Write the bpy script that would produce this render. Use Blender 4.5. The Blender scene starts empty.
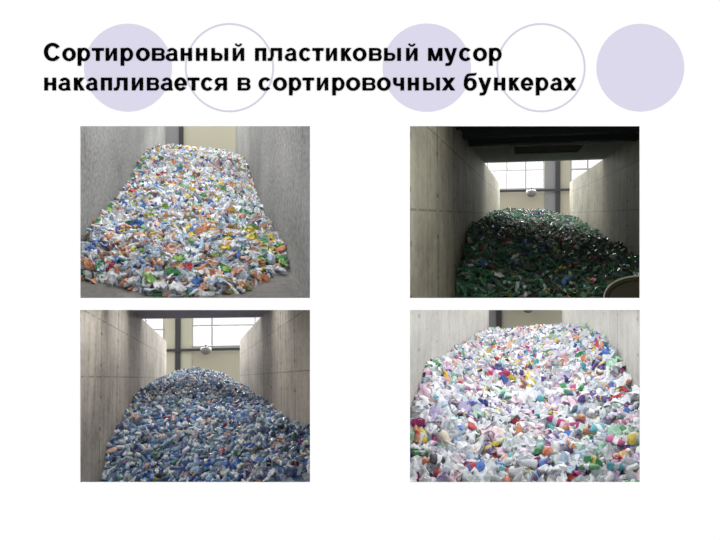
import bpy, bmesh, math, random
import numpy as np
from mathutils import Vector, Matrix, noise
R_ = random.Random(7)
sc = bpy.context.scene
COL = sc.collection
F = 750.0                      # focal length in pixels of the 720x540 frame
D0 = 10.0                      # distance of the white wall
pi = math.pi

def srgb(r, g, b):
    f = lambda c: c/12.92 if c <= .04045 else ((c+.055)/1.055)**2.4
    return (f(r/255), f(g/255), f(b/255), 1)

# ------------------------------------------------------------------ materials
def nodes(m):
    m.use_nodes = True
    nt = m.node_tree
    return nt, nt.nodes, nt.links

def flat(name, col, rough=.9, spec=.0, metal=0):
    m = bpy.data.materials.new(name); nt, N, L = nodes(m)
    b = N['Principled BSDF']
    b.inputs['Base Color'].default_value = col
    b.inputs['Roughness'].default_value = rough
    b.inputs['Specular IOR Level'].default_value = spec
    b.inputs['Metallic'].default_value = metal
    return m

def matte(name, col):
    m = bpy.data.materials.new(name); nt, N, L = nodes(m)
    N.remove(N['Principled BSDF'])
    d = N.new('ShaderNodeBsdfDiffuse'); d.inputs[0].default_value = col
    L.new(d.outputs[0], N['Material Output'].inputs[0])
    return m

def plastic(name, col, rough=.3, bump=.35, scale=30, vary=.22, spec=.5):
    m = bpy.data.materials.new(name); nt, N, L = nodes(m)
    b = N['Principled BSDF']
    tc = N.new('ShaderNodeTexCoord')
    no = N.new('ShaderNodeTexNoise'); no.inputs['Scale'].default_value = scale; no.inputs['Detail'].default_value = 2
    oi = N.new('ShaderNodeObjectInfo')
    ad = N.new('ShaderNodeMath'); ad.operation = 'MULTIPLY_ADD'; ad.inputs[1].default_value = .5
    L.new(tc.outputs['Object'], no.inputs['Vector'])
    L.new(oi.outputs['Random'], ad.inputs[0]); L.new(no.outputs['Fac'], ad.inputs[2])
    rp = N.new('ShaderNodeValToRGB')
    c = Vector(col[:3])
    lo = c*(1-vary); hi = c*(1-vary) + Vector((1, 1, 1))*vary
    rp.color_ramp.elements[0].color = (*lo, 1); rp.color_ramp.elements[0].position = .45
    rp.color_ramp.elements[1].color = (*hi, 1); rp.color_ramp.elements[1].position = 1.05
    L.new(ad.outputs[0], rp.inputs[0]); L.new(rp.outputs[0], b.inputs['Base Color'])
    b.inputs['Roughness'].default_value = rough
    b.inputs['Specular IOR Level'].default_value = spec
    bp = N.new('ShaderNodeBump'); bp.inputs['Strength'].default_value = bump; bp.inputs['Distance'].default_value = .02
    L.new(no.outputs['Fac'], bp.inputs['Height']); L.new(bp.outputs[0], b.inputs['Normal'])
    return m

def concrete(name, col, dark, joint=3.5, zoff=0.0, lines=(1.45, .1), scale=.7, pstain=.5, streak=.3, mk=1.0):
    """cast concrete: blotches, streaks, panel joints along the wall, pour lines and tie holes (object coordinates)"""
    m = bpy.data.materials.new(name); nt, N, L = nodes(m)
    b = N['Principled BSDF']; b.inputs['Roughness'].default_value = .85; b.inputs['Specular IOR Level'].default_value = .2
    tc = N.new('ShaderNodeTexCoord'); sp = N.new('ShaderNodeSeparateXYZ'); L.new(tc.outputs['Object'], sp.inputs[0])
    def M(op, a, bb=None, c=None):
        n = N.new('ShaderNodeMath'); n.operation = op
        for i, v in enumerate((a, bb, c)):
            if v is None: continue
            if isinstance(v, (int, float)): n.inputs[i].default_value = v
            else: L.new(v, n.inputs[i])
        return n.outputs[0]
    mp = N.new('ShaderNodeMapping'); mp.inputs['Scale'].default_value = (1, .35, 1.0)
    L.new(tc.outputs['Object'], mp.inputs[0])
    n1 = N.new('ShaderNodeTexNoise'); n1.inputs['Scale'].default_value = scale; n1.inputs['Detail'].default_value = 8; n1.inputs['Roughness'].default_value = .65
    L.new(mp.outputs[0], n1.inputs['Vector'])
    mp2 = N.new('ShaderNodeMapping'); mp2.inputs['Scale'].default_value = (1, 1.2, .25)
    L.new(tc.outputs['Object'], mp2.inputs[0])
    n2 = N.new('ShaderNodeTexNoise'); n2.inputs['Scale'].default_value = 2.2; n2.inputs['Detail'].default_value = 5
    L.new(mp2.outputs[0], n2.inputs['Vector'])
    n3 = N.new('ShaderNodeTexNoise'); n3.inputs['Scale'].default_value = 9; n3.inputs['Detail'].default_value = 4
    L.new(mp.outputs[0], n3.inputs['Vector'])
    s = M('ADD', M('MULTIPLY', n1.outputs[0], pstain), M('MULTIPLY', n2.outputs[0], streak))
    s = M('ADD', s, M('MULTIPLY', n3.outputs[0], .5-streak))
    # joints: distance to nearest multiple of `joint` along the length (local Y)
    fr = M('ABSOLUTE', M('SUBTRACT', M('FRACT', M('DIVIDE', M('ADD', sp.outputs[1], zoff), joint)), .5))
    jl = M('GREATER_THAN', fr, .5-.045/joint*1.6)
    hl = None
    for l in lines:
        q = M('LESS_THAN', M('ABSOLUTE', M('SUBTRACT', sp.outputs[2], l)), .018)
        hl = q if hl is None else M('MAXIMUM', hl, q)
    # tie holes
    hz = M('ABSOLUTE', M('SUBTRACT', M('FRACT', M('DIVIDE', sp.outputs[2], .75)), .5))
    th = M('MULTIPLY', M('GREATER_THAN', fr, .5-.16/joint), M('LESS_THAN', hz, .05))
    brk = M('GREATER_THAN', n2.outputs[0], .44)
    mark = M('MULTIPLY', mk, M('MAXIMUM', M('MULTIPLY', M('MAXIMUM', jl, hl), M('MULTIPLY', brk, .5)), M('MULTIPLY', th, .6)))
    rp = N.new('ShaderNodeValToRGB'); rp.color_ramp.elements[0].position = .36; rp.color_ramp.elements[1].position = .62
    rp.color_ramp.elements[0].color = dark; rp.color_ramp.elements[1].color = col
    L.new(s, rp.inputs[0])
    mx = N.new('ShaderNodeMixRGB'); mx.inputs[2].default_value = (dark[0]*.3, dark[1]*.3, dark[2]*.3, 1)
    L.new(mark, mx.inputs[0]); L.new(rp.outputs[0], mx.inputs[1]); L.new(mx.outputs[0], b.inputs['Base Color'])
    bp = N.new('ShaderNodeBump'); bp.inputs['Strength'].default_value = .25; bp.inputs['Distance'].default_value = .05
    L.new(s, bp.inputs['Height']); L.new(bp.outputs[0], b.inputs['Normal'])
    return m

# ------------------------------------------------------------------ object helpers
def tag(o, label=None, cat=None, group=None, kind=None):
    if label: o['label'] = label
    if cat: o['category'] = cat
    if group: o['group'] = group
    if kind: o['kind'] = kind
    return o

def link_mesh(name, me, mats=(), parent=None, mat=None):
    o = bpy.data.objects.new(name, me); COL.objects.link(o)
    for m in mats: me.materials.append(m)
    if parent: o.parent = parent
    elif mat is not None: o.matrix_world = mat
    return o

def from_bm(name, bm, mats=(), parent=None, mat=None, smooth=False):
    me = bpy.data.meshes.new(name)
    bmesh.ops.recalc_face_normals(bm, faces=bm.faces)
    bm.to_mesh(me); bm.free()
    if smooth:
        for p in me.polygons: p.use_smooth = True
    return link_mesh(name, me, mats, parent, mat)

def box(bm, x0, x1, y0, y1, z0, z1, mi=0):
    vs = [bm.verts.new((x, y, z)) for z in (z0, z1) for y in (y0, y1) for x in (x0, x1)]
    for q in ((0, 1, 3, 2), (4, 6, 7, 5), (0, 4, 5, 1), (2, 3, 7, 6), (0, 2, 6, 4), (1, 5, 7, 3)):
        f = bm.faces.new([vs[i] for i in q]); f.material_index = mi

def prism(bm, pts, y0, y1):
    """extrude a polygon given in (x, z) from y0 to y1"""
    a = [bm.verts.new((x, y0, z)) for x, z in pts]; b = [bm.verts.new((x, y1, z)) for x, z in pts]
    n = len(pts)
    bm.faces.new(a); bm.faces.new(b[::-1])
    for i in range(n): bm.faces.new((a[i], b[i], b[(i+1) % n], a[(i+1) % n]))

def lathe(bm, prof, n=24, axis='z', mi=0, cap=True):
    rings = []
    for r, h in prof:
        ring = []
        for k in range(n):
            a = 2*pi*k/n
            p = (r*math.cos(a), r*math.sin(a), h) if axis == 'z' else (r*math.cos(a), h, r*math.sin(a))
            ring.append(bm.verts.new(p))
        rings.append(ring)
    for i in range(len(rings)-1):
        for k in range(n):
            f = bm.faces.new((rings[i][k], rings[i][(k+1) % n], rings[i+1][(k+1) % n], rings[i+1][k])); f.material_index = mi
    if cap:
        bm.faces.new(rings[0][::-1]); bm.faces.new(rings[-1])
    return rings

# ------------------------------------------------------------------ the white wall with four openings
white = matte('white_paint', (.97, .97, .97, 1))
lav = matte('lavender_paint', tuple(c/1.06 for c in srgb(221, 217, 236)[:3]) + (1,))
lav2 = matte('lavender_grey_paint', tuple(c/1.06 for c in srgb(213, 211, 226)[:3]) + (1,))
black = matte('black_paint', (.002, .002, .002, 1))
P = D0/F
def wx(px): return (px-360)*P
def wz(py): return (270-py)*P
HOLES = [(80, 126, 310, 298), (410, 126, 640, 298), (80, 310, 310, 482.3), (410, 310, 640, 482.3)]
xs = [-1300, 80, 310, 410, 640, 2000]
ys = [-560, 126, 298, 310, 482.3, 1150]
bm = bmesh.new()
T = .02
grid = {}
def gv(i, j, k):
    if (i, j, k) not in grid: grid[i, j, k] = bm.verts.new((wx(xs[i]), D0 + T*k, wz(ys[j])))
    return grid[i, j, k]
solid = lambda i, j: 0 <= i < 5 and 0 <= j < 5 and not (i in (1, 3) and j in (1, 3))
for i in range(5):
    for j in range(5):
        if not solid(i, j): continue
        for k in (0, 1): bm.faces.new([gv(i, j, k), gv(i+1, j, k), gv(i+1, j+1, k), gv(i, j+1, k)])
        for (di, dj, e) in ((-1, 0, ((i, j), (i, j+1))), (1, 0, ((i+1, j), (i+1, j+1))), (0, -1, ((i, j), (i+1, j))), (0, 1, ((i, j+1), (i+1, j+1)))):
            if not solid(i+di, j+dj):
                (a, b_), (c, d_) = e
                bm.faces.new([gv(a, b_, 0), gv(c, d_, 0), gv(c, d_, 1), gv(a, b_, 1)])
tag(from_bm('wall_front', bm, [white]), kind='structure')

# lavender discs and rings painted boards fixed on the wall
def disc(px, py, r, label, ring=0):
    bm = bmesh.new(); n = 96; ro = r*P; y0, y1 = D0-.003, D0-.0002
    if ring:
        ri = ro - ring*P
        R = [[bm.verts.new((q*math.cos(2*pi*k/n), y, q*math.sin(2*pi*k/n))) for k in range(n)] for q, y in ((ri, y0), (ro, y0), (ro, y1), (ri, y1))]
        for a in range(4):
            for k in range(n): bm.faces.new((R[a][k], R[a][(k+1) % n], R[(a+1) % 4][(k+1) % n], R[(a+1) % 4][k]))
    else:
        prism(bm, [(ro*math.cos(2*pi*k/n), ro*math.sin(2*pi*k/n)) for k in range(n)], y0, y1)
    o = from_bm('decorative_ring' if ring else 'decorative_disc', bm, [lav2 if ring else lav], mat=Matrix.Translation((wx(px), 0, wz(py))))
    tag(o, label, 'wall decoration', 'row of round shapes across the heading')
disc(128, 67.7, 44, 'solid lavender disc behind the start of the black heading')
disc(229.5, 67.7, 44.6, 'thin lavender ring behind the end of the first heading word', 1.8)
disc(426.8, 67.7, 44.2, 'solid lavender disc behind the short last word of the upper heading line')
disc(541, 67.7, 44.6, 'thin lavender ring around the end of the heading text', 1.8)
disc(640.3, 67.7, 43.9, 'solid lavender disc free of any text, last of the row')

# ------------------------------------------------------------------ bold lettering, drawn glyph by glyph (pixels, y up from the baseline)
X, S, H = 12.9, 3.95, 2.8
def arc(cx, cy, rx, ry, tx, ty, a0, a1, n=28):
    a0, a1 = math.radians(a0), math.radians(a1); q = []
    for i in range(n):
        t0, t1 = a0+(a1-a0)*i/n, a0+(a1-a0)*(i+1)/n
        q.append([(cx+rx*math.cos(t0), cy+ry*math.sin(t0)), (cx+rx*math.cos(t1), cy+ry*math.sin(t1)),
                  (cx+(rx-tx)*math.cos(t1), cy+(ry-ty)*math.sin(t1)), (cx+(rx-tx)*math.cos(t0), cy+(ry-ty)*math.sin(t0))])
    return q
def rect(x0, y0, x1, y1): return [[(x0, y0), (x1, y0), (x1, y1), (x0, y1)]]
def glyph(c, w):
    if c == 'С': return arc(w/2+.7, 8.9, w/2+.7, 9.2, 4.2, 3.3, 34, 326, 36)
    if c == 'о': return arc(w/2, X/2, w/2, X/2+.35, S, H, 0, 360, 36)
    if c == 'с': return arc(w/2+.3, X/2, w/2+.3, X/2+.35, S, H, 38, 322, 30)
    if c == 'е': return arc(w/2, X/2, w/2, X/2+.35, S-.1, H, 0, 328, 32) + rect(1.5, X/2-1.5, w-.1, X/2+.6)
    if c == 'р': return rect(0, -4.9, S-.2, X) + arc(w/2+.2, X/2, w/2-.2, X/2+.35, S-.4, H-.1, 0, 360, 36)
    if c == 'т': return rect(0, X-2.9, w, X) + rect(w/2-S/2, 0, w/2+S/2, X)
    if c in 'ий':
        g = rect(0, 0, S-.3, X) + rect(w-S+.3, 0, w, X) + [[(S-.5, 0.2), (S-.5, 4.6), (w-S+.5, X-.2), (w-S+.5, X-4.8)]]
        if c == 'й': g += arc(w/2, X+5.2, 3.9, 3.9, 2.0, 1.9, 195, 345, 14)
        return g
    if c == 'н': return rect(0, 0, S-.1, X) + rect(w-S+.1, 0, w, X) + rect(1, X/2-1.2, w-1, X/2+1.5)
    if c == 'п': return rect(0, 0, S-.1, X) + rect(w-S+.1, 0, w, X) + rect(1, X-2.9, w-1, X)
    if c == 'л': return rect(w-S, 0, w, X) + rect(3, X-2.9, w-1, X) + [[(3, X), (6, X), (6.2, 5), (4.6, .6), (3, 3.2)], [(4.8, .9), (3, -.2), (0, 0), (0, 2.8), (2, 2.8), (3.4, 5)]]
    if c == 'к': return rect(0, 0, S, X) + [[(2, 5.6), (5.9, X), (w-.1, X), (4.6, 5.4)], [(3.2, 7.6), (5.8, 8.2), (w+.3, 0), (w-4.2, 0)]]
    if c == 'в':
        return rect(0, 0, S-.2, X) + rect(1, X-2.4, w-3.8, X) + rect(1, 5.5, w-3.5, 7.7) + rect(1, 0, w-3.6, 2.4) + \
            arc(w-4, 9.25, 3.7, 3.45, 3.3, 2.3, -90, 90, 14) + arc(w-3.9, 3.75, 3.9, 3.75, 3.5, 2.3, -90, 90, 14)
    if c == 'ы':
        q = w-5.6
        return rect(0, 0, S-.2, X) + rect(w-S+.1, 0, w, X) + rect(1, 5.7, q-3.5, 8.1) + rect(1, 0, q-3.5, 2.4) + arc(q-3.9, 4.05, 3.9, 4.05, 3.4, 2.4, -90, 90, 14)
    if c == 'м': return rect(0, 0, S-.5, X) + rect(w-S+.5, 0, w, X) + [[(.5, X), (4.2, X), (w/2+1.3, 0), (w/2-1.6, 0)], [(w-.5, X), (w-4.2, X), (w/2-1.3, 0), (w/2+1.6, 0)]]
    if c == 'у': return [[(0, X), (3.9, X), (w/2+1.7, 2.2), (w/2-1.7, 0)], [(w-3.8, X), (w, X), (w/2+1.4, -2.6), (w/2-1.2, -.6), (w/2-.4, 2.2)],
                         [(w/2+1.5, -2.4), (w/2-1.2, -.2), (w/2-2.2, -2.1), (1.6, -2.2), (1.2, -4.9), (3.6, -5.1), (w/2, -4.6)]]
    if c == 'ч': return rect(w-S+.1, 0, w, X) + rect(0, 8.5, S-.1, X) + rect(4, 4.4, w-1, 7.1) + arc(4.4, 8.8, 4.4, 4.4, 3.5, 2.7, 180, 270, 10)
    if c == 'х': return [[(.2, X), (4.6, X), (w, 0), (w-4.5, 0)], [(w-.2, X), (w-4.6, X), (0, 0), (4.5, 0)]]
    if c == 'б': return arc(w/2, 6.2, w/2, 6.5, S, H, 0, 360, 36) + [[(0, 6), (.2, 10), (1.3, 14), (3.2, 16.4), (6, 17.2), (6.2, 14.6), (4.4, 13.6), (3.4, 11), (3.2, 8.5)]] + [[(5.8, 17.2), (w-2, 17.3), (w-.4, 18.2), (w-.4, 15.6), (w-3, 14.6), (6, 14.6)]]
    if c == 'я': return rect(w-S+.1, 0, w, X) + rect(4.4, X-2.4, w-1, X) + rect(4.5, 4.9, w-1, 7.1) + arc(4.8, 8.8, 3.9, 3.9, 3.3, 2.4, 90, 270, 14) + [[(4.4, 5.6), (8, 5.6), (4.4, 0), (0, 0), (2.4, 3.6)]]
    if c == 'а':
        return arc(w/2-.6, 3.7, w/2-.6, 4.0, S-.3, 2.2, 60, 330, 26) + rect(w-4.4, 1.4, w-.9, 8.4) + [[(w-4.4, 3), (w-.9, 3), (w, 0), (w-3.6, 0)]] + \
            arc(w/2+.1, 8.2, w/2-1, 4.8, 3.4, 2.5, 0, 160, 18) + [[(3.8, 7.6), (w-2, 8.1), (w-2, 5.9), (4.5, 5.3)]]
    return []

UP = [('Сортированный', [(44.3, 59.7), (62.7, 75.7), (78, 90), (92.2, 103.8), (106, 116.9), (121, 133), (136.3, 149.7), (152.3, 164.7), (166, 177.9), (181, 191.8), (196.3, 207), (211.7, 228), (233, 244)]),
      ('пластиковый', [(255.4, 266), (268, 281.8), (285, 296.7), (299.3, 311), (312.5, 323.4), (326.3, 336.8), (341.3, 351.2), (353, 366.3), (369.3, 381.5), (384.3, 400.7), (406.3, 417.3)]),
      ('мусор', [(428.3, 442.2), (444.3, 456.7), (459.2, 471), (473.3, 486.7), (489.3, 501.3)])]
LO = [('накапливается', [(44.7, 56), (58.8, 70.6), (74.3, 84.4), (86.3, 97.9), (101.3, 111.9), (114.2, 127.5), (132.2, 143), (147.2, 159), (161, 172.8), (174.7, 186.7), (188, 199.3), (201.3, 213), (214.2, 226.8)]),
      ('в', [(238, 250.3)]),
      ('сортировочных', [(258.8, 270.8), (273.3, 286.7), (289.3, 301), (302.7, 313.9), (317.2, 328), (332.5, 344.3), (346.3, 360), (362.7, 375.3), (377.2, 390.5), (393.3, 403.9), (408, 418.6), (423.3, 439.7), (442, 455)]),
      ('бункерах', [(464, 476.5), (478.5, 491), (494.3, 505), (509.3, 519.1), (521, 533), (536, 548), (550.5, 562), (563.3, 576)])]
def heading(words_, base, label):
    root = bpy.data.objects.new('heading_line', None); COL.objects.link(root)
    root.location = (wx(44), D0, wz(base))
    tag(root, label, 'lettering', 'heading lines above the openings')
    for wd, ext in words_:
        bm = bmesh.new()
        for c, (a, b) in zip(wd, ext):
            a -= .3; b += .3
            for poly in glyph(c, b-a):
                prism(bm, [((a+x-44)*P, y*P) for x, y in poly], -.008, -.0035)
        from_bm('word_lettering', bm, [black], root)
heading(UP, 61.0, 'upper line of bold black Cyrillic heading text on the white wall')
heading(LO, 90.6, 'lower line of bold black Cyrillic heading text on the white wall')

# ------------------------------------------------------------------ bunker frames of reference
class Room:
    def __init__(s, vpx, vpy, xl, xr, top, zend, zback, floor=-3.7):
        s.vp = (vpx, vpy); s.xl, s.xr, s.top, s.zend, s.zback, s.floor = xl, xr, top, zend, zback, floor
        d = Vector(((vpx-360)/F, 1, (270-vpy)/F)).normalized()
        r = d.cross(Vector((0, 0, 1))).normalized(); u = r.cross(d)
        s.M = Matrix(((r.x, d.x, u.x, 0), (r.y, d.y, u.y, 0), (r.z, d.z, u.z, 0), (0, 0, 0, 1)))
        s.upper = vpy < 260
    def px(s, x, Z, y):
        w = s.M @ Vector((x, Z, y)); return 360+F*w.x/w.y, 270-F*w.z/w.y
    def solve(s, px, py, Z):
        """the point of depth Z in room coordinates on the ray through a pixel"""
        v = s.M.transposed() @ Vector(((px-360)/F, 1, (270-py)/F, 0)).to_3d()
        return v.x*Z/v.y, v.z*Z/v.y
SEP = .0453
def trim_bm(bm, room, front=True):
    """keep each hall on its own side of the separating deck and behind the white wall"""
    Mi = room.M.inverted()
    def cut(co, no):
        g = bm.verts[:] + bm.edges[:] + bm.faces[:]
        r = bmesh.ops.bisect_plane(bm, geom=g, plane_co=Mi @ Vector(co), plane_no=Mi.to_3x3() @ Vector(no), clear_outer=True)
        ed = [e for e in bm.edges if e.is_boundary]
        if ed: bmesh.ops.holes_fill(bm, edges=ed, sides=0)
    cut((0, D0+.035, 0), (0, -1, 0))
    if room.upper: cut((0, 0, .0), Vector((0, -SEP+.0012, -1)).normalized())
    else: cut((0, 0, .0), Vector((0, SEP+.0012, 1)).normalized())

def part_box(name, room, dims, mat, kind='structure', trim=True):
    bm = bmesh.new(); box(bm, *dims)
    if trim: trim_bm(bm, room)
    o = from_bm(name, bm, [mat], mat=room.M)
    if kind: o['kind'] = kind
    return o

# VP, left wall x, right wall x, wall top, wall end depth, hall back wall depth
RM = {1: Room(208, 115, -3.0, 2.0, 2.3, 56.8, 62),
      2: Room(522, 215, -1.5, 3.15, 2.15, 52.8, 58),
      3: Room(205.5, 378, -2.45, 2.2, 2.38, 49.8, 55),
      4: Room(525, 300, -2.3, 2.3, 2.3, 50, 55.5)}

# deck that separates the upper bunkers from the lower ones
bm = bmesh.new()
w_ = lambda Y, k: -SEP*Y + k*.0009*Y
deck = flat('grey_deck', (.55, .55, .55, 1))
for sg, yb, wide in ((-1, 19.5, 10), (1, 27.0, 14)):
    bm = bmesh.new(); ya = D0+.05; e = .002*sg
    vs = [bm.verts.new(p) for k_ in (1, -1) for p in ((e, ya, w_(ya, k_)), (sg*6.5, ya, w_(ya, k_)), (sg*wide, yb, w_(yb, k_)), (e, yb, w_(yb, k_)))]
    for q in ((0, 1, 2, 3), (7, 6, 5, 4), (0, 4, 5, 1), (1, 5, 6, 2), (2, 6, 7, 3), (3, 7, 4, 0)): bm.faces.new([vs[i] for i in q])
    tag(from_bm('floor_deck', bm, [deck]), kind='structure')

conc = {1: concrete('concrete_pale', srgb(188, 188, 186), srgb(136, 136, 137), zoff=1.1, scale=.45, streak=.04, mk=.35),
        2: concrete('concrete_warm', srgb(190, 186, 166), srgb(132, 128, 113), zoff=.3),
        3: concrete('concrete_brown', srgb(200, 193, 182), srgb(140, 132, 121), zoff=2.0),
        4: concrete('concrete_cream', srgb(206, 205, 199), srgb(172, 170, 164), zoff=.9, mk=.6)}
floorm = concrete('concrete_floor', srgb(150, 148, 146), srgb(112, 110, 108), joint=9, lines=(), scale=.9)
cream = flat('cream_plaster', srgb(192, 187, 168), .8, .1)
cream2 = flat('beige_plaster', srgb(206, 203, 182), .8, .1)
greyp = flat('grey_plaster', srgb(150, 150, 152), .8, .1)
steel = flat('dark_steel', srgb(70, 70, 74), .5, .3)
framem = flat('window_frame_paint', srgb(170, 168, 170), .5, .3)
glassm = bpy.data.materials.new('window_glass')
nt, N, L = nodes(glassm); N.remove(N['Principled BSDF'])
tr = N.new('ShaderNodeBsdfTransparent'); gl = N.new('ShaderNodeBsdfGlossy'); gl.inputs['Roughness'].default_value = .05
mxs = N.new('ShaderNodeMixShader'); mxs.inputs[0].default_value = .015
L.new(tr.outputs[0], mxs.inputs[1]); L.new(gl.outputs[0], mxs.inputs[2]); L.new(mxs.outputs[0], N['Material Output'].inputs[0])
tr.inputs[0].default_value = (1, 1, 1, 1)

def shell(k, floor=True):
    r = RM[k]
    part_box('wall_left', r, (r.xl-.12, r.xl, 9.2, r.zend, r.floor-.1, r.top), conc[k])
    part_box('wall_right', r, (r.xr, r.xr+.12, 9.2, r.zend, r.floor-.1, r.top), conc[k])
    part_box('floor', r, (r.xl, r.xr, 9.2, r.zend, r.floor-.1, r.floor), floorm)
    part_box('floor', r, (r.xl-7, r.xr+7, r.zend+.001, r.zback+.2, r.floor-.1, r.floor), floorm)

wn = [0]
def back_wall(k, x0, x1, y1, holes, mat, panes=None):
    """hall wall at zback with rectangular window holes given in room metres (x0, x1, z0, z1)"""
    r = RM[k]
    xs = sorted({x0, x1, *[h[0] for h in holes], *[h[1] for h in holes]})
    zs = sorted({r.floor, y1, *[h[2] for h in holes], *[h[3] for h in holes]})
    bm = bmesh.new()
    G = {}
    def v(i, j, q):
        if (i, j, q) not in G: G[i, j, q] = bm.verts.new((xs[i], r.zback+q*.15, zs[j]))
        return G[i, j, q]
    def sol(i, j):
        if not (0 <= i < len(xs)-1 and 0 <= j < len(zs)-1): return False
        cx, cz = (xs[i]+xs[i+1])/2, (zs[j]+zs[j+1])/2
        return not any(h[0] < cx < h[1] and h[2] < cz < h[3] for h in holes)
    for i in range(len(xs)-1):
        for j in range(len(zs)-1):
            if not sol(i, j): continue
            for q in (0, 1): bm.faces.new([v(i, j, q), v(i+1, j, q), v(i+1, j+1, q), v(i, j+1, q)])
            for di, dj, a, b in ((-1, 0, (i, j), (i, j+1)), (1, 0, (i+1, j), (i+1, j+1)), (0, -1, (i, j), (i+1, j)), (0, 1, (i, j+1), (i+1, j+1))):
                if not sol(i+di, j+dj): bm.faces.new([v(*a, 0), v(*b, 0), v(*b, 1), v(*a, 1)])
    tag(from_bm('wall_back', bm, [mat], mat=r.M), kind='structure')

def window(k, h, vert, horiz, t=.07):
    """frame with mullions (children of the window): vert = x of uprights, horiz = z of transoms"""
    r = RM[k]; wn[0] += 1
    x0, x1, z0, z1 = h; ya, yb = r.zback+.02, r.zback+.1
    root = bpy.data.objects.new('window_%d' % wn[0], None); COL.objects.link(root); root.matrix_world = r.M; root['kind'] = 'structure'
    bm = bmesh.new()
    box(bm, x0, x0+t, ya, yb, z0, z1); box(bm, x1-t, x1, ya, yb, z0, z1)
    box(bm, x0+t, x1-t, ya, yb, z0, z0+t); box(bm, x0+t, x1-t, ya, yb, z1-t, z1)
    from_bm('window_frame', bm, [framem], root)
    for x in vert:
        bm = bmesh.new(); box(bm, x-t/2, x+t/2, ya, yb, z0+t, z1-t); from_bm('mullion', bm, [framem], root)
    for z in horiz:
        bm = bmesh.new(); box(bm, x0+t, x1-t, ya+.005, yb-.005, z-t/2, z+t/2); from_bm('transom', bm, [framem], root)
    bm = bmesh.new(); box(bm, x0+t, x1-t, ya+.035, ya+.045, z0+t, z1-t); from_bm('glass_pane', bm, [glassm], root)

def backpt(k, px, py, dz=0): return RM[k].solve(px, py, RM[k].zback+dz)

def pier(k, px0, px1, mat, zt, dz=-.25, name='pillar'):
    r = RM[k]; a, _ = backpt(k, px0, r.vp[1], dz); b, _ = backpt(k, px1, r.vp[1], dz)
    part_box(name, r, (a, b, r.zback+dz, r.zback-.002, r.floor+.002, zt), mat)

def beam(k, pxa, pxb, py0, py1, mat):
    r = RM[k]
    a, z1 = backpt(k, pxa, py0, -.4); b, z0 = backpt(k, pxb, py1, -.4); zc = (z0+z1)/2
    h = abs(py1-py0)*r.zback/F/2
    part_box('beam', r, (a, b, r.zback-.4, r.zback-.26, zc-h, zc+h), mat)

for k in (1, 2, 3, 4): shell(k)

# --- back of bunker 1
r = RM[1]
back_wall(1, -10, 10, 4.5, [], cream2)
pier(1, 179, 183.3, steel, 4.4)
pier(1, 150, 178.5, greyp, 4.4, dz=-.1, name='wall_panel')
# --- back of bunker 4
back_wall(4, -9, 9, 4.5, [], cream2)
pier(4, 496.5, 501.5, steel, 4.4)
pier(4, 470, 496, greyp, 4.4, dz=-.1, name='wall_panel')
# --- back of bunker 2
def W(k, px0, px1, py0, py1):
    a, z1 = backpt(k, px0, py0); b, z0 = backpt(k, px1, py1); return (a, b, z0, z1)
h1 = W(2, 466, 544, 150, 188.7); h2 = W(2, 570, 622, 150, 186)
back_wall(2, -9, 12, 8, [h1, h2], cream)
mx = lambda p: backpt(2, p, 170)[0]; mz = lambda q, p=520: backpt(2, p, q)[1]
window(2, h1, [mx(p) for p in (488, 507, 525.7)], [mz(170.5)])
window(2, h2, [mx(587.5)], [mz(169, 590)], t=.13)
pier(2, 544.6, 555.5, greyp, 7.5, dz=-.1, name='wall_panel')
pier(2, 555.6, 560.3, steel, 7.5)
beam(2, 480, 600, 189.2, 191.4, steel)
# --- back of bunker 3
h3 = W(3, 192, 285, 308, 345.8); h4 = W(3, 120, 164.4, 308, 341)
back_wall(3, -11, 9, 8, [h3, h4], cream)
mx = lambda p: backpt(3, p, 330)[0]; mz = lambda q, p=220: backpt(3, p, q)[1]
window(3, h3, [mx(212), mx(255)], [mz(325.5)], t=.1)
window(3, h4, [mx(146)], [mz(329.8, 155)], t=.1)
pier(3, 165.3, 175, cream2, 7.5, dz=-.1, name='wall_panel')
pier(3, 175.3, 180.2, steel, 7.5)
pier(3, 180.4, 191.4, cream2, 7.5, dz=-.1, name='wall_panel')
beam(3, 150, 262, 348.3, 350.8, steel)

# --- ceilings of bunkers 2 and 3
ceilm = flat('ceiling_sheet', srgb(206, 208, 212), .6, .3)
ceild = flat('ceiling_dark_steel', srgb(42, 52, 54), .6, .3)
hatchm = flat('hatch_black', srgb(20, 22, 30), .7, .2)
def ceiling(k, z0, z1, zt, mat, ribs=.42):
    r = RM[k]; bm = bmesh.new()
    # corrugated sheet: trapezoid profile along the depth, one welded strip
    prof = []; y = z0
    while y < z1:
        prof += [(y, zt), (y+ribs*.5, zt), (y+ribs*.62, zt+.07), (y+ribs*.88, zt+.07)]; y += ribs
    prof.append((z1+ribs, zt))
    xa, xb = r.xl-1.2, r.xr+1.2
    lo = [(bm.verts.new((xa, p, q)), bm.verts.new((xb, p, q))) for p, q in prof]
    for i in range(len(lo)-1): bm.faces.new((lo[i][0], lo[i][1], lo[i+1][1], lo[i+1][0]))
    up = [[bm.verts.new((x, y, zt+.25)) for x in (xa, xb)] for y in (prof[0][0], prof[-1][0])]
    bm.faces.new((up[0][0], up[0][1], up[1][1], up[1][0]))
    bm.faces.new((lo[0][0], lo[0][1], up[0][1], up[0][0])); bm.faces.new((lo[-1][0], lo[-1][1], up[1][1], up[1][0]))
    bm.faces.new([v[0] for v in lo] + [up[1][0], up[0][0]]); bm.faces.new([v[1] for v in lo] + [up[1][1], up[0][1]])
    tag(from_bm('ceiling', bm, [mat], mat=r.M), kind='structure')
r = RM[2]
ceiling(2, 22.6, 31.0, r.top+.002, ceilm)
part_box('ceiling', r, (r.xl-1.2, r.xr+1.2, 13.6, 22.5, r.top+.05, r.top+.25), ceild)
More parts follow.
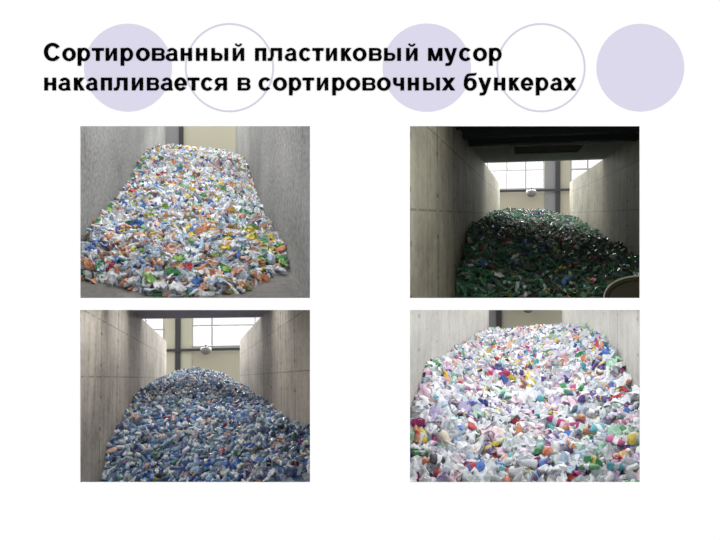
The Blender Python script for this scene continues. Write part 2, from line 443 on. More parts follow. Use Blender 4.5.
for z_ in (15.2, 17.4, 19.6, 21.8): part_box('beam', r, (r.xl+.001, r.xr-.001, z_, z_+.55, r.top-.13, r.top+.045), ceild)
# hatch set into the ceiling sheet
t = bpy.data.objects.new('ceiling_hatch', None); COL.objects.link(t); t.matrix_world = r.M
tag(t, 'dark rectangular hatch in the ceiling above the green bottle heap', 'hatch')
bm = bmesh.new(); box(bm, -.25, 1.85, 23.7, 26.6, r.top-.03, r.top-.004); from_bm('hatch_panel', bm, [hatchm], t)
bm = bmesh.new()
box(bm, -.37, -.25, 23.6, 26.7, r.top-.06, r.top-.004); box(bm, 1.85, 1.97, 23.6, 26.7, r.top-.06, r.top-.004)
box(bm, -.25, 1.85, 23.6, 23.7, r.top-.06, r.top-.004); box(bm, -.25, 1.85, 26.6, 26.7, r.top-.06, r.top-.004)
from_bm('hatch_frame', bm, [framem], t)
r = RM[3]
ceilp = flat('ceiling_mauve', srgb(214, 208, 218), .7, .2)
ceiling(3, 20.5, 30.3, r.top+.002, ceilp)

# --- hall lamps: a bowl shade under a short bracket fixed to the beam
lampw = flat('lamp_enamel', srgb(128, 128, 122), .5, .3)
def hall_lamp(k, px, py, label, s=1.0):
    r = RM[k]; x, z = r.solve(px, py, r.zback-.86)
    root = bpy.data.objects.new('hall_lamp', None); COL.objects.link(root)
    root.matrix_world = r.M @ Matrix.Translation((x, r.zback-.86, z))
    tag(root, label, 'lamp', 'hall lamps')
    bm = bmesh.new()
    lathe(bm, [(.05*s, .30*s), (.30*s, .26*s), (.40*s, .12*s), (.38*s, -.02*s), (.28*s, -.16*s), (.12*s, -.26*s)], 20)
    from_bm('lamp_shade', bm, [lampw], root, smooth=True)
    bm = bmesh.new(); box(bm, -.06, .06, -.04, .445, .285*s, .37*s+.05); from_bm('bracket', bm, [steel], root)
hall_lamp(2, 531.3, 193.5, 'pale round lamp on the beam above the green bottle heap')
hall_lamp(3, 205.8, 351, 'pale round lamp on the beam above the blue bottle heap')
hall_lamp(4, 528, 309.5, 'grey round lamp on the hall wall above the white jug heap', .95)

# --- drum at the lower corner of bunker 2
r = RM[2]
drumm = flat('drum_paint', srgb(48, 46, 30), .6, .2); rimm = flat('drum_rim', srgb(190, 186, 168), .4, .4)
x, z = r.solve(646, 300, 13.0)
root = bpy.data.objects.new('round_drum', None); COL.objects.link(root)
LOC = Matrix.Translation((x, 13.0, z))
root.matrix_world = r.M @ LOC
tag(root, 'dark round drum lid with pale rim at the corner of the green bottle heap', 'drum')
TILT = Matrix.Rotation(math.radians(-58), 4, 'X')
def drum_part(bm, name, mat, smooth):
    bmesh.ops.transform(bm, matrix=LOC @ TILT, verts=bm.verts)
    trim_bm(bm, r)
    bmesh.ops.transform(bm, matrix=LOC.inverted(), verts=bm.verts)
    from_bm(name, bm, [mat], root, smooth=smooth)
bm = bmesh.new(); lathe(bm, [(.65, .7), (.65, .02), (.64, 0), (.6, .02), (.58, .05), (.2, .04), (.01, .04)], 48, axis='y'); drum_part(bm, 'drum_body', drumm, False)
bm = bmesh.new(); n = 48; mring = 8
rg = [[bm.verts.new(((.66+.012*math.cos(2*pi*j/mring))*math.cos(2*pi*i/n), .02*math.sin(2*pi*j/mring), (.66+.012*math.cos(2*pi*j/mring))*math.sin(2*pi*i/n))) for j in range(mring)] for i in range(n)]
for i in range(n):
    for j in range(mring): bm.faces.new((rg[i][j], rg[(i+1) % n][j], rg[(i+1) % n][(j+1) % mring], rg[i][(j+1) % mring]))
drum_part(bm, 'drum_rim', rimm, True)

# ------------------------------------------------------------------ refuse pieces
def deform(p, seed, crush, dent=.18, f=9.0):
    """crush a point of an upright bottle: flatten one side, dent and bend"""
    x, y, z = p
    y *= crush
    q = Vector((x*f*2+seed*7.3, y*f*2+seed*3.1, z*f*1.3-seed*5.7))
    n1 = noise.noise(q); n2 = noise.noise(q+Vector((31, 17, 5))); n3 = noise.noise(Vector((0, seed, z*7)))
    k = 1+dent*2*n1
    return (x*k+.035*n3+.01*n2, y*k+.02*n2, z+.012*n1)

def bottle_profile(kind):
    if kind == 'slim':   # drinks bottle, 0.32 m
        return [(.012, 0), (.036, .004), (.046, .02), (.047, .06), (.043, .075), (.047, .09), (.047, .15), (.043, .165), (.047, .18), (.046, .205), (.036, .235), (.022, .262), (.0145, .278), (.0145, .288)]
    if kind == 'flat':   # squat detergent bottle
        return [(.012, 0), (.05, .004), (.062, .02), (.064, .07), (.064, .12), (.062, .16), (.052, .19), (.036, .21), (.02, .222), (.018, .232)]
    return [(.015, 0), (.052, .004), (.062, .02), (.062, .07), (.061, .12), (.058, .155), (.045, .185), (.028, .21), (.02, .22), (.02, .23)]   # jug

def make_bottle(kind, seed, crush, n=11):
    """returns body, cap and label meshes that share one deformation; long axis z, centred"""
    prof = bottle_profile(kind); hz = prof[-1][1]/2
    df = lambda p: Vector(deform(p, seed, crush)) - Vector((0, 0, hz))
    def build(pr, nm, close, off=0.0):
        bm = bmesh.new()
        rings = []
        for rr, h in pr:
            rings.append([bm.verts.new(df(((rr+off)*math.cos(2*pi*k/n), (rr+off)*math.sin(2*pi*k/n), h))) for k in range(n)])
        for i in range(len(rings)-1):
            for k in range(n): bm.faces.new((rings[i][k], rings[i][(k+1) % n], rings[i+1][(k+1) % n], rings[i+1][k]))
        if close: bm.faces.new(rings[0][::-1]); bm.faces.new(rings[-1])
        if kind == 'jug' and nm == 'body':   # hollow carrying handle on the side
            path = [(.05, .2), (.085, .19), (.1, .15), (.095, .1), (.06, .07)]
            hr = [[bm.verts.new(df((a+.011*math.cos(2*pi*k/6), .013*math.sin(2*pi*k/6), b+.004*math.cos(2*pi*k/6)))) for k in range(6)] for a, b in path]
            for i in range(len(hr)-1):
                for k in range(6): bm.faces.new((hr[i][k], hr[i][(k+1) % 6], hr[i+1][(k+1) % 6], hr[i+1][k]))
        bmesh.ops.recalc_face_normals(bm, faces=bm.faces)
        me = bpy.data.meshes.new('%s_%s' % (kind, nm)); bm.to_mesh(me); bm.free()
        for p in me.polygons: p.use_smooth = nm != 'cap'
        me.materials.append(None)
        return me
    body = build(prof, 'body', True)
    top, rn = prof[-1][1], prof[-1][0]
    cap = build([(rn+.004, top-.012), (rn+.005, top-.01), (rn+.005, top+.008), (rn+.003, top+.011)], 'cap', True)
    a = [q for q in prof if .08 < q[1] < .16]
    lab = build([(a[0][0], .088), (a[0][0], .105), (a[-1][0], .125), (a[-1][0], .145)], 'label', False, .003)
    return body, cap, lab

def make_film(seed, w, h, nx=7, ny=7, amp=.05, nm='film'):
    """crumpled bag or wrapper: closed pillow of two sheets with folds"""
    bm = bmesh.new()
    def pt(i, j, s):
        u, v = i/nx-.5, j/ny-.5
        e = max(0, 1-abs(2*u)**3)*max(0, 1-abs(2*v)**3)
        q = Vector((u*3.1+seed*2.7, v*3.1-seed, seed*.9))
        z = amp*2.0*noise.noise(q*1.3)+amp*.8*noise.noise(q*3)+s*.028*e*(1+1.5*noise.noise(q*2+Vector((9, 9, 9))))
        return (u*w*(1+.5*noise.noise(q*.9+Vector((5, 0, 0)))), v*h*(1+.5*noise.noise(q*.9+Vector((0, 5, 0)))), z)
    A = {}
    for s in (1, -1):
        for i in range(nx+1):
            for j in range(ny+1):
                if s < 0 and (i in (0, nx) or j in (0, ny)): A[i, j, s] = A[i, j, 1]
                else: A[i, j, s] = bm.verts.new(pt(i, j, s))
        for i in range(nx):
            for j in range(ny): bm.faces.new([A[i, j, s], A[i+1, j, s], A[i+1, j+1, s], A[i, j+1, s]][::s])
    me = bpy.data.meshes.new(nm); bm.to_mesh(me); bm.free()
    for p in me.polygons: p.use_smooth = (seed % 2 == 0)
    me.materials.append(None)
    return me

PAL = {
 'white': srgb(242, 245, 250), 'pale blue': srgb(176, 200, 226), 'bright blue': srgb(64, 118, 205), 'deep blue': srgb(40, 52, 130),
 'orange': srgb(214, 140, 90), 'yellow': srgb(222, 200, 60), 'lime green': srgb(140, 190, 70), 'green': srgb(52, 150, 84), 'salmon pink': srgb(230, 184, 166),
 'grey': srgb(150, 154, 158), 'brown': srgb(120, 84, 60), 'dark green': srgb(6, 88, 50), 'emerald green': srgb(14, 138, 82), 'teal green': srgb(40, 120, 104),
 'olive green': srgb(66, 84, 34), 'black': srgb(28, 32, 40), 'sky blue': srgb(144, 182, 212), 'steel blue': srgb(78, 112, 154), 'red': srgb(200, 48, 58),
 'magenta': srgb(196, 48, 140), 'purple': srgb(96, 66, 150), 'turquoise': srgb(60, 178, 190), 'pale pink': srgb(236, 206, 222), 'cream': srgb(238, 230, 210),
 'clear': srgb(206, 216, 222), 'milky grey': srgb(220, 224, 232), 'mint green': srgb(170, 216, 194), 'lilac': srgb(200, 186, 226)}
MAT = {}
def pm(name):
    if name not in MAT:
        g = name in ('dark green', 'emerald green', 'teal green', 'olive green', 'steel blue', 'sky blue', 'deep blue', 'clear')
        MAT[name] = plastic(name.replace(' ', '_') + '_plastic', PAL[name], rough=.22 if g else .38, vary=.16 if g else .10)
    return MAT[name]

def pick(w):
    t = R_.random()*sum(w.values())
    for k, v in w.items():
        t -= v
        if t <= 0: return k
    return k

def lerp_list(L_, z):
    if z <= L_[0][0]: return L_[0][1]
    for (a, u), (b, v) in zip(L_, L_[1:]):
        if z <= b: return u+(v-u)*(z-a)/(b-a)
    return L_[-1][1]

FOOT1 = [(-3, 17.1), (-2.4, 16.9), (-1.8, 16.3), (-1.2, 15.4), (0, 15.1), (.5, 15.5), (1, 16.2), (1.6, 17.6), (2, 18.2)]
class Pile:
    def __init__(s, k, left, mid, right, p=2.4, amp=.12, tail=None):
        s.r = RM[k]; s.k = k; s.l, s.m, s.q, s.p, s.amp = left, mid, right, p, amp
    def h(s, x, Z):
        r = s.r; t = (x-r.xl)/(r.xr-r.xl)
        a, m, b = lerp_list(s.l, Z), lerp_list(s.m, Z), lerp_list(s.q, Z)
        base = a+(b-a)*t
        y = base + (m-(a+b)/2)*(1-abs(2*t-1)**s.p)
        y += s.amp*(noise.noise(Vector((x*1.1, Z*.45, s.k*9.1)))+.5*noise.noise(Vector((x*2.7, Z*1.1, s.k*5.3))))
        if s.k == 1: y = min(y, r.floor + .4*(Z-lerp_list(FOOT1, x)))
        return max(y, r.floor-.3)

PILES = {
 1: Pile(1, [(15.2, -4.0), (16.9, -3.75), (17.6, -3.05), (20, -2.98), (24.2, -3.0), (30.4, -2.7), (34, -2.15), (44, -2.0), (56, -2.6)],
         [(14.9, -3.95), (15.5, -3.66), (17, -3.35), (20, -3.08), (30, -2.5), (40, -1.95), (44, -2.0), (56, -2.7)],
         [(16.5, -4.0), (18.2, -3.75), (19.4, -3.4), (27, -3.5), (32.6, -3.1), (38.5, -2.5), (42, -2.4), (56, -2.8)]),
 2: Pile(2, [(13, -3.7), (15.5, -3.0), (16.8, -1.9), (17.4, -1.25), (21.4, -.4), (30, -.1), (42, .1), (52, .2)],
         [(12, -2.3), (16, -1.75), (25, -.9), (35, -.3), (42, .12), (46, 0), (52.8, -.3)],
         [(12, -2.1), (15, -1.8), (20, -1.24), (23.6, -1.16), (32.6, -.93), (51, -.14)]),
 3: Pile(3, [(12, -3.7), (17, -3.4), (19.0, -2.6), (20, -1.8), (24, -1.0), (30, -.5), (40, -.2), (50, .1)],
         [(12, -2.5), (16, -2.0), (25, -.9), (35, 0), (40, .33), (43, .22), (50, -.3)],
         [(12, -1.5), (15.8, -1.24), (28, -1), (47, -.7)], p=1.9),
 4: Pile(4, [(12, -3.7), (14, -3.3), (15, -2.86), (15.5, -2.16), (16.6, -1.86), (18.35, -1.63), (27.6, -1.7), (50, -2.0)],
         [(11.8, -3.7), (12.5, -3.45), (14, -3.2), (20, -2.5), (30, -1.95), (38, -1.62), (42, -1.7), (50, -2.1)],
         [(12, -3.3), (14, -2.7), (15, -2.25), (17.8, -1.74), (20.8, -1.1), (30, -1.15), (45, -1.6)]),
}
ZR = {1: (15.0, 50), 2: (13.2, 52), 3: (13.3, 49.5), 4: (12.6, 49)}
HOLE = {k: HOLES[k-1] for k in (1, 2, 3, 4)}

def in_view(k, x, Z, y, m=5):
    a, b = RM[k].px(x, Z, y); h = HOLE[k]
    return h[0]-m < a < h[2]+m and h[1]-m < b < h[3]+m

def on_side(k, v, m=.0):
    w = RM[k].M @ v
    if w.y < D0+.25: return False
    return w.z > -SEP*w.y+.02+m if RM[k].upper else w.z < -SEP*w.y-.02-m

def sample(k, spacing, z0, z1, m=5):
    r = RM[k]; P_ = PILES[k]; pts = []; Z = z0; row = 0
    while Z < z1:
        x = r.xl+.06+R_.random()*spacing
        while x < r.xr-.06:
            xx = min(max(x+R_.uniform(-.35, .35)*spacing, r.xl+.08), r.xr-.08); zz = Z+R_.uniform(-.5, .5)*spacing
            y = P_.h(xx, zz)
            if y > r.floor+.01 and in_view(k, xx, zz, y, m): pts.append((xx, zz, y))
            if y > r.floor+.01:
                for _ in range(min(6, int(1.3/normal(k, xx, zz).z-1.3+R_.random()))):    # more pieces where the heap is steep
                    x2 = min(max(xx+R_.uniform(-.6, .6)*spacing, r.xl+.08), r.xr-.08); z2 = zz+R_.uniform(-.6, .6)*spacing; y2 = P_.h(x2, z2)
                    if y2 > r.floor+.01 and in_view(k, x2, z2, y2, m): pts.append((x2, z2, y2))
            x += spacing
        Z += spacing; row += 1
    return pts

def normal(k, x, Z):
    P_ = PILES[k]; e = .25
    return Vector((-(P_.h(x+e, Z)-P_.h(x-e, Z))/(2*e), -(P_.h(x, Z+e)-P_.h(x, Z-e))/(2*e), 1)).normalized()

ORD = ['first', 'second', 'third', 'fourth', 'fifth', 'sixth', 'seventh', 'eighth', 'ninth', 'tenth', 'eleventh', 'twelfth', 'thirteenth', 'fourteenth', 'fifteenth', 'sixteenth', 'seventeenth', 'eighteenth', 'nineteenth', 'twentieth']

# prototypes of meshes
BOT = {'slim': [make_bottle('slim', i+1, c) for i, c in enumerate((.42, .6, .85, .35, .7, .5, .95, .4))],
       'flat': [make_bottle('flat', i+20, c) for i, c in enumerate((.45, .6, .5))],
       'jug': [make_bottle('jug', i+40, c) for i, c in enumerate((.6, .8, .5, .9, .7))]}
FILM = {'wrapper': [make_film(i, .26, .19, amp=.04, nm='wrapper') for i in range(6)],
        'bag': [make_film(i+10, .42, .34, amp=.08, nm='bag') for i in range(6)]}

def rot_for(k, x, Z, lie=True):
    n = normal(k, x, Z)
    q = Vector((0, 0, 1)).rotation_difference(n).to_matrix().to_4x4()
    a = Matrix.Rotation(R_.uniform(0, 2*pi), 4, 'Z')
    if lie:   # long axis (z) laid down along the slope with some tilt
        return q @ a @ Matrix.Rotation(math.radians(R_.choice([90, 90, 75, 60, 110, 40])+R_.uniform(-14, 14)), 4, 'X') @ Matrix.Rotation(R_.uniform(0, 2*pi), 4, 'Z')
    return q @ a @ Matrix.Rotation(R_.uniform(-.6, .6), 4, 'X') @ Matrix.Rotation(R_.uniform(-.5, .5), 4, 'Y')

KINDS = {   # name: (noun, category, mesh family, type, scale)
 'crushed_bottle': ('crushed', 'bottle', 'bottle', 'slim', 1.0),
 'crumpled_wrapper': ('crumpled', 'wrapper', 'wrapper', 'wrapper', 1.0),
 'green_bottle': ('crushed', 'bottle', 'bottle', 'slim', 1.0),
 'plastic_tub': ('crushed', 'container', 'container', 'flat', .85),
 'blue_bottle': ('dented', 'bottle', 'bottle', 'slim', .88),
 'paper_label': ('torn', 'label', 'label', 'wrapper', .6),
 'plastic_jug': ('squashed', 'jug', 'jug', 'jug', 1.15),
 'plastic_bag': ('crumpled', 'bag', 'bag', 'bag', .98),
 'detergent_bottle': ('empty', 'detergent bottle', 'bottle', 'flat', 1.28)}

HEAP = {1: 'mixed heap', 2: 'dark green heap', 3: 'blue heap', 4: 'white heap'}
PLAN = {
 1: [('crushed_bottle', 230, {'white': 6, 'pale blue': 4.5, 'clear': 4, 'orange': 1.8, 'bright blue': 1.2, 'green': .9, 'grey': 2, 'brown': .9, 'yellow': .9, 'teal green': .8, 'deep blue': .7}),
     ('crumpled_wrapper', 290, {'white': 7, 'pale blue': 3.5, 'orange': 2.2, 'salmon pink': 2.6, 'bright blue': 1.2, 'yellow': 1.4, 'lime green': 1.2, 'clear': 3, 'green': .8, 'red': .25, 'brown': .5})],
 2: [('green_bottle', 300, {'dark green': 8, 'emerald green': 5, 'teal green': 2.2, 'olive green': 1.2, 'black': 1.5}),
     ('plastic_tub', 56, {'white': 3.5, 'bright blue': 1.2, 'red': .9, 'yellow': .9, 'grey': 2, 'orange': .5, 'deep blue': 1})],
 3: [('blue_bottle', 300, {'sky blue': 4.6, 'steel blue': 6.5, 'deep blue': 2.4, 'clear': 3.6, 'bright blue': 1.6, 'teal green': 1.0, 'black': .6}),
     ('paper_label', 60, {'white': 4, 'salmon pink': 2, 'cream': 1, 'grey': 1, 'red': .25, 'yellow': .3})],
 4: [('plastic_jug', 210, {'white': 7, 'milky grey': 5, 'clear': 3, 'cream': 1.5, 'mint green': 1, 'pale pink': 1.4}),
     ('plastic_bag', 220, {'white': 6, 'clear': 4, 'milky grey': 4, 'pale pink': 2.4, 'mint green': 1.1, 'lilac': 1.3, 'pale blue': 1.2}),
     ('detergent_bottle', 150, {'magenta': 1.4, 'purple': 1.3, 'green': 1.4, 'bright blue': 1.4, 'turquoise': 1.3, 'orange': 1.3, 'yellow': 1.1, 'red': .7, 'deep blue': .9, 'salmon pink': 1.2, 'black': .5})]}
SPC = {1: .215, 2: .24, 3: .225, 4: .245}
FRACB = {1: .45, 2: .88, 3: .86, 4: None}
LIFT = {'slim': .045, 'flat': .05, 'jug': .06, 'wrapper': .035, 'bag': .05}
PARTS_N = 70
PINS = {  # conspicuous pieces of the photo: kind, colour, pixel
 1: [('crumpled_wrapper', 'white', 112, 284), ('crumpled_wrapper', 'white', 122, 281), ('crushed_bottle', 'orange', 160, 267), ('crumpled_wrapper', 'lime green', 150, 283), ('crumpled_wrapper', 'salmon pink', 237, 276),
     ('crumpled_wrapper', 'salmon pink', 245, 263), ('crumpled_wrapper', 'green', 281, 262), ('crumpled_wrapper', 'lime green', 282, 267), ('crumpled_wrapper', 'bright blue', 197, 286), ('crushed_bottle', 'white', 211, 292),
     ('crushed_bottle', 'orange', 232, 259), ('crumpled_wrapper', 'white', 280, 274), ('crumpled_wrapper', 'white', 178, 293), ('crumpled_wrapper', 'white', 160, 290), ('crumpled_wrapper', 'orange', 88, 268)],
 2: [('plastic_tub', 'yellow', 559, 274), ('plastic_tub', 'white', 570, 279), ('plastic_tub', 'bright blue', 566, 286), ('plastic_tub', 'red', 593, 285), ('plastic_tub', 'white', 515, 262), ('plastic_tub', 'bright blue', 525, 245), ('plastic_tub', 'white', 577, 251),
     ('plastic_tub', 'white', 535, 253), ('plastic_tub', 'bright blue', 484, 268), ('plastic_tub', 'yellow', 557, 254), ('plastic_tub', 'red', 541, 222), ('plastic_tub', 'red', 592, 262)],
 3: [('paper_label', 'red', 222, 455), ('paper_label', 'white', 196, 448), ('paper_label', 'salmon pink', 217, 397), ('paper_label', 'white', 258, 430), ('paper_label', 'salmon pink', 136, 420)],
 4: [('detergent_bottle', 'green', 421, 460), ('detergent_bottle', 'green', 588, 476), ('detergent_bottle', 'green', 594, 470), ('detergent_bottle', 'bright blue', 474, 476), ('detergent_bottle', 'bright blue', 460, 432), ('detergent_bottle', 'red', 472, 431),
     ('detergent_bottle', 'deep blue', 484, 409), ('detergent_bottle', 'turquoise', 598, 436), ('detergent_bottle', 'purple', 585, 406), ('detergent_bottle', 'purple', 603, 406), ('detergent_bottle', 'green', 588, 445), ('detergent_bottle', 'magenta', 616, 449),
     ('detergent_bottle', 'magenta', 555, 428), ('detergent_bottle', 'orange', 525, 388), ('detergent_bottle', 'yellow', 532, 390), ('detergent_bottle', 'green', 568, 398), ('detergent_bottle', 'bright blue', 470, 363), ('detergent_bottle', 'purple', 518, 378),
     ('detergent_bottle', 'magenta', 505, 379), ('detergent_bottle', 'turquoise', 501, 367), ('detergent_bottle', 'black', 438, 468), ('detergent_bottle', 'orange', 416, 441), ('detergent_bottle', 'orange', 580, 425), ('detergent_bottle', 'green', 436, 371),
     ('detergent_bottle', 'yellow', 636, 446), ('detergent_bottle', 'turquoise', 616, 475), ('detergent_bottle', 'bright blue', 606, 358), ('detergent_bottle', 'red', 498, 362), ('detergent_bottle', 'orange', 548, 459), ('detergent_bottle', 'green', 540, 455)]}

def cast(k, px, py):
    """where the ray through a pixel meets the heap"""
    Z = ZR[k][0]-.5
    while Z < 50:
        x, y = RM[k].solve(px, py, Z)
        if RM[k].xl+.1 < x < RM[k].xr-.1 and y <= max(PILES[k].h(x, Z)+.06, RM[k].floor+.02): return x, Z, y
        Z += .05
    return None

count_px = []
def place(k, kind, colour, x, Z, y, idx, n_parts, boost=1.0):
    adj, noun, fam0, fam, scl = KINDS[kind]
    film = fam in FILM; fat = 1.18 if k == 3 and not film else 1.0
    s = scl*R_.uniform(.8, 1.2)*boost
    m_ = {'bag': .17, 'wrapper': .11}.get(fam, .1)
    x = min(max(x, RM[k].xl+m_), RM[k].xr-m_)
    M_ = RM[k].M @ Matrix.Translation((x, Z, y+LIFT[fam]*s)) @ rot_for(k, x, Z, not film) @ Matrix.Diagonal((s*fat, s*fat, s/fat, 1))
    if film:
        me = R_.choice(FILM[fam]); o = bpy.data.objects.new(kind, me); parts = []
    else:
        b, c, l = R_.choice(BOT[fam]); o = bpy.data.objects.new(kind, b); parts = []
        if n_parts: parts = [('cap', c, R_.choice(['white', 'bright blue', 'white', 'white', 'pale blue', 'red'] if k != 2 else ['green', 'white', 'dark green'])),
                             ('label', l, R_.choice(['white', 'bright blue', 'yellow', 'pale blue', 'white', 'clear', 'white', 'red'] if k != 2 else ['dark green', 'emerald green', 'white']))]
        if fam == 'jug': parts = parts[:1]
    COL.objects.link(o); o.matrix_world = M_
    o.material_slots[0].link = 'OBJECT'; o.material_slots[0].material = pm(colour)
    for nm, me, cc in parts:
        q = bpy.data.objects.new('cap' if nm == 'cap' else 'paper_band', me); COL.objects.link(q); q.parent = o
        q.material_slots[0].link = 'OBJECT'; q.material_slots[0].material = pm(cc)
    return dict(o=o, k=k, kind=kind, colour=colour, x=x, Z=Z, noun=noun, adj=adj)

def add_piece_data(V, Fc, Mi, base_v, verts, faces, mi):
    n = len(V); V.extend(verts); Fc.extend([tuple(i+n for i in f) for f in faces]); Mi.extend([mi]*len(faces))

# low polygon pieces for the uncountable rest
def low_mesh(me, step=1):
    return np.array([v.co[:] for v in me.vertices]), [tuple(p.vertices) for p in me.polygons]
LOWB = []
for i, c in enumerate((.4, .6, .8, .5, .7)):
    pr = [(.02, 0), (.046, .02), (.047, .1), (.046, .19), (.03, .24), (.014, .285)]
    bm = bmesh.new(); n = 6; rings = [[bm.verts.new(Vector(deform((a*math.cos(2*pi*k/n), a*math.sin(2*pi*k/n), h), i+60, c))-Vector((0, 0, .14))) for k in range(n)] for a, h in pr]
    for a in range(len(rings)-1):
        for k in range(n): bm.faces.new((rings[a][k], rings[a][(k+1) % n], rings[a+1][(k+1) % n], rings[a+1][k]))
    bm.faces.new(rings[0][::-1]); bm.faces.new(rings[-1])
    me = bpy.data.meshes.new('tmp'); bm.to_mesh(me); bm.free(); LOWB.append(low_mesh(me)); bpy.data.meshes.remove(me)
LOWF = []
for i in range(5):
    me = make_film(i+33, .27, .2, 3, 3, .04, 'tmp'); LOWF.append(low_mesh(me)); bpy.data.meshes.remove(me)

for k in (1, 2, 3, 4):
    r = RM[k]; plan = PLAN[k]; left = {n: c for n, c, _ in plan}; cols = {n: w for n, _, w in plan}
    recs = []; taken = []
    for kind, colour, px, py in PINS[k]:
        c = cast(k, px, py)
        if c and on_side(k, Vector((c[0], c[1], c[2])), .02):
            recs.append(place(k, kind, colour, c[0], c[1], max(c[2], r.floor+.02)+.07, 0, True, 1.15)); left[kind] -= 1; taken.append(c)
    pts = sorted(sample(k, SPC[k], *ZR[k]), key=lambda p: p[1])
    rest = []
    tot = sum(left.values())
    for i, (x, Z, y) in enumerate(pts):
        if not on_side(k, Vector((x, Z, y)), .05): continue
        if not any(v > 0 for v in left.values()): rest.append((x, Z, y)); continue
        if any(abs(x-a) < .1 and abs(Z-b) < .16 for a, b, _ in taken): continue
        t = R_.random()*sum(max(v, 0) for v in left.values())
        for kind in left:
            t -= max(left[kind], 0)
            if t <= 0 and left[kind] > 0: break
        left[kind] -= 1
        n_done = sum(1 for q in recs if q['kind'] == kind)
        recs.append(place(k, kind, pick(cols[kind]), x, Z, y+R_.uniform(0, .07), i, n_done < PARTS_N))
    # labels: row up the heap, then colour, then order across from the left wall
    zs_ = sorted(q['Z'] for q in recs); nb = 18
    edges = [zs_[int(len(zs_)*i/nb)] for i in range(1, nb)]
    cells = {}
    for q in recs:
        q['row'] = sum(q['Z'] >= e for e in edges); cells.setdefault((q['row'], q['noun'], q['colour']), []).append(q)
    rn = ['front', 'second', 'third', 'fourth', 'fifth', 'sixth', 'seventh', 'eighth', 'ninth', 'tenth', 'eleventh', 'twelfth', 'thirteenth', 'fourteenth', 'fifteenth', 'sixteenth', 'seventeenth', 'eighteenth']
    for (row, noun, colour), v in cells.items():
        v.sort(key=lambda q: q['x'])
        for i, q in enumerate(v):
            where = 'only such one' if len(v) == 1 else '%s such from left wall' % ORD[min(i, 19)]
            tag(q['o'], '%s %s %s, %s, %s row up the %s' % (q['adj'], colour, noun, where, rn[row], HEAP[k]), noun.split()[-1],
                '%ss on the %s' % (q['kind'].replace('_', ' '), HEAP[k]))
    # the rest of the heap: one object of kind stuff
    V, Fc, Mi = [], [], []; names = sorted({c for w in cols.values() for c in w}); idx = {c: i for i, c in enumerate(names)}
    zfar = max(zs_)
    under = sample(k, .165, *ZR[k], m=8)
    mixw = {}
    for n_, c_, w_2 in plan:
        for c in w_2: mixw[c] = mixw.get(c, 0) + w_2[c]/sum(w_2.values())*c_
    lows = {1: (LOWB, LOWF), 2: (LOWB, LOWB), 3: (LOWB, LOWB), 4: (LOWB, LOWF)}[k]
    for src, dy in ((rest, .04), (under, -.05), (sample(k, .26, zfar-1, ZR[k][1]), .07)):
        for (x, Z, y) in src:
            if not on_side(k, Vector((x, Z, y)), .05): continue
            vv, ff = R_.choice(R_.choice(lows)); s = R_.uniform(.75, 1.25)*(1.1 if k == 4 else .95)
            A = (Matrix.Translation((x, Z, y+dy+R_.uniform(-.03, .04))) @ rot_for(k, x, Z)).to_3x3()
            B = np.array(A)*s @ np.diag((1.2, 1.2, .8) if k == 3 else (1, 1, 1))
            w = vv @ B.T + np.array((x, Z, y+dy+R_.uniform(-.03, .05)))
            w[:, 0] = np.clip(w[:, 0], r.xl+.01, r.xr-.01)
            add_piece_data(V, Fc, Mi, 0, w.tolist(), ff, idx[pick(mixw)])
    # solid core under the pieces
    nx = 26; zz = np.arange(ZR[k][0]-1.2, r.zend-.3, .5); g0 = len(V)
    for Z in zz:
        for i in range(nx+1):
            x = r.xl+.01+(r.xr-r.xl-.02)*i/nx
            V.append((x, float(Z), max(PILES[k].h(x, Z)-.15, r.floor-.05)))
    dk = {1: 'grey', 2: 'dark green', 3: 'steel blue', 4: 'milky grey'}[k]
    if dk not in idx: names.append(dk); idx[dk] = len(names)-1
    for a in range(len(zz)-1):
        for i in range(nx):
            q = [g0+a*(nx+1)+i, g0+a*(nx+1)+i+1, g0+(a+1)*(nx+1)+i+1, g0+(a+1)*(nx+1)+i]
            if all(on_side(k, Vector(V[t]), .0) for t in q):
                Fc.append(tuple(q)); Mi.append(idx[pick(mixw)] if R_.random() < .5 else idx[dk])
    me = bpy.data.meshes.new('bottle_heap'); me.from_pydata(V, [], Fc)
    for n_ in names: me.materials.append(pm(n_))
    me.polygons.foreach_set('material_index', Mi); me.update()
    o = bpy.data.objects.new('bottle_heap', me); COL.objects.link(o); o.matrix_world = r.M
    tag(o, {1: 'far part of the mixed heap of bottles and wrappers', 2: 'far part of the dark green heap of bottles', 3: 'far part of the blue heap of bottles', 4: 'far part of the white heap of jugs and bags'}[k],
        'refuse', None, 'stuff')

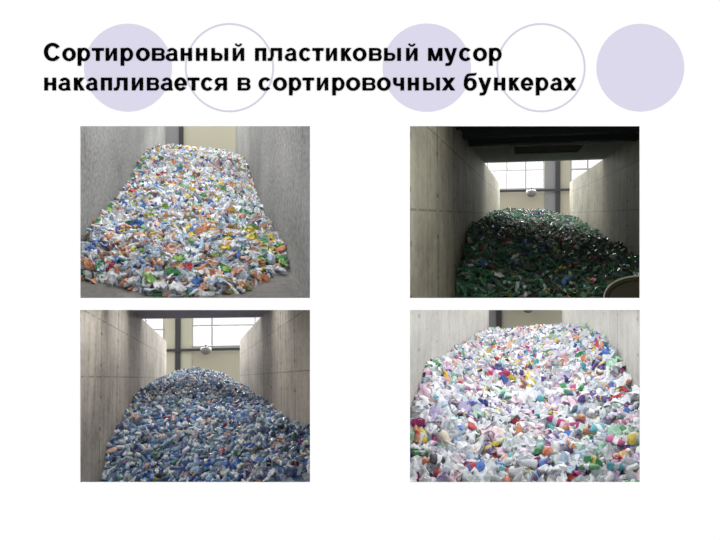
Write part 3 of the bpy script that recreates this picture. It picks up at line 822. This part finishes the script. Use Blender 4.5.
# ------------------------------------------------------------------ light
w = bpy.data.worlds.new('sky'); sc.world = w; w.use_nodes = True
w.node_tree.nodes['Background'].inputs[0].default_value = (1, 1, 1, 1)
w.node_tree.nodes['Background'].inputs[1].default_value = 1.06

def area(k, x, Z, y, sx, sy, power, tilt=0, col=(1, 1, 1)):
    d = bpy.data.lights.new('added_light', 'AREA'); d.shape = 'RECTANGLE'; d.size = sx; d.size_y = sy; d.energy = power; d.color = col
    o = bpy.data.objects.new('added_light', d); COL.objects.link(o)
    o.matrix_world = RM[k].M @ Matrix.Translation((x, Z, y)) @ Matrix.Rotation(math.radians(tilt), 4, 'X')
LIGHTS = [  # unseen fill lights added above the heaps to brighten the bunkers
 # room, x, depth, height, width, length, power, tilt, colour
 (1, -.5, 24, 5.0, 8, 16, 960, 0, (1, .99, .97)),
 (1, .3, 47, 3.6, 7, 18, 1300, 0, (1, .99, .96)),
 (2, .8, 42, 6.6, 6, 18, 340, 0, (1, 1, .96)),
 (2, .8, 13.8, 2.04, 4, 3.4, 20, 0, (1, 1, .96)),
 (3, -.1, 15.6, .0955*15.6, 4.4, 7, 280, math.degrees(math.atan(.0955)), (1, .98, .95)),
 (3, -.1, 22.6, 2.30, 4.2, 4.6, 130, 0, (1, .98, .95)),
 (3, 0, 41, 5.2, 6, 18, 480, 0, (1, .99, .96)),
 (4, 0, 31, -.0078*31, 4.4, 37, 900, -.45, (1, 1, .99)),
]
def window_light(k, h, power):
    """daylight standing behind a window opening, shining into the hall"""
    r = RM[k]; area(k, (h[0]+h[1])/2, r.zback+.35, (h[2]+h[3])/2, h[1]-h[0], h[3]-h[2], power, -90)
window_light(2, h1, 2200); window_light(2, h2, 1000)
window_light(3, h3, 1600); window_light(3, h4, 700)
for a in LIGHTS: area(*a)

cam = bpy.data.cameras.new('camera'); co = bpy.data.objects.new('camera', cam); COL.objects.link(co)
co.rotation_euler = (pi/2, 0, 0); cam.sensor_width = 36; cam.lens = F/720*36; cam.clip_end = 500; cam.clip_start = .1
sc.camera = co
sc.view_settings.view_transform = 'Standard'; sc.view_settings.look = 'None'
sc.view_settings.exposure = 0; sc.view_settings.gamma = 1
try: sc.view_settings.use_curve_mapping = False
except Exception: pass
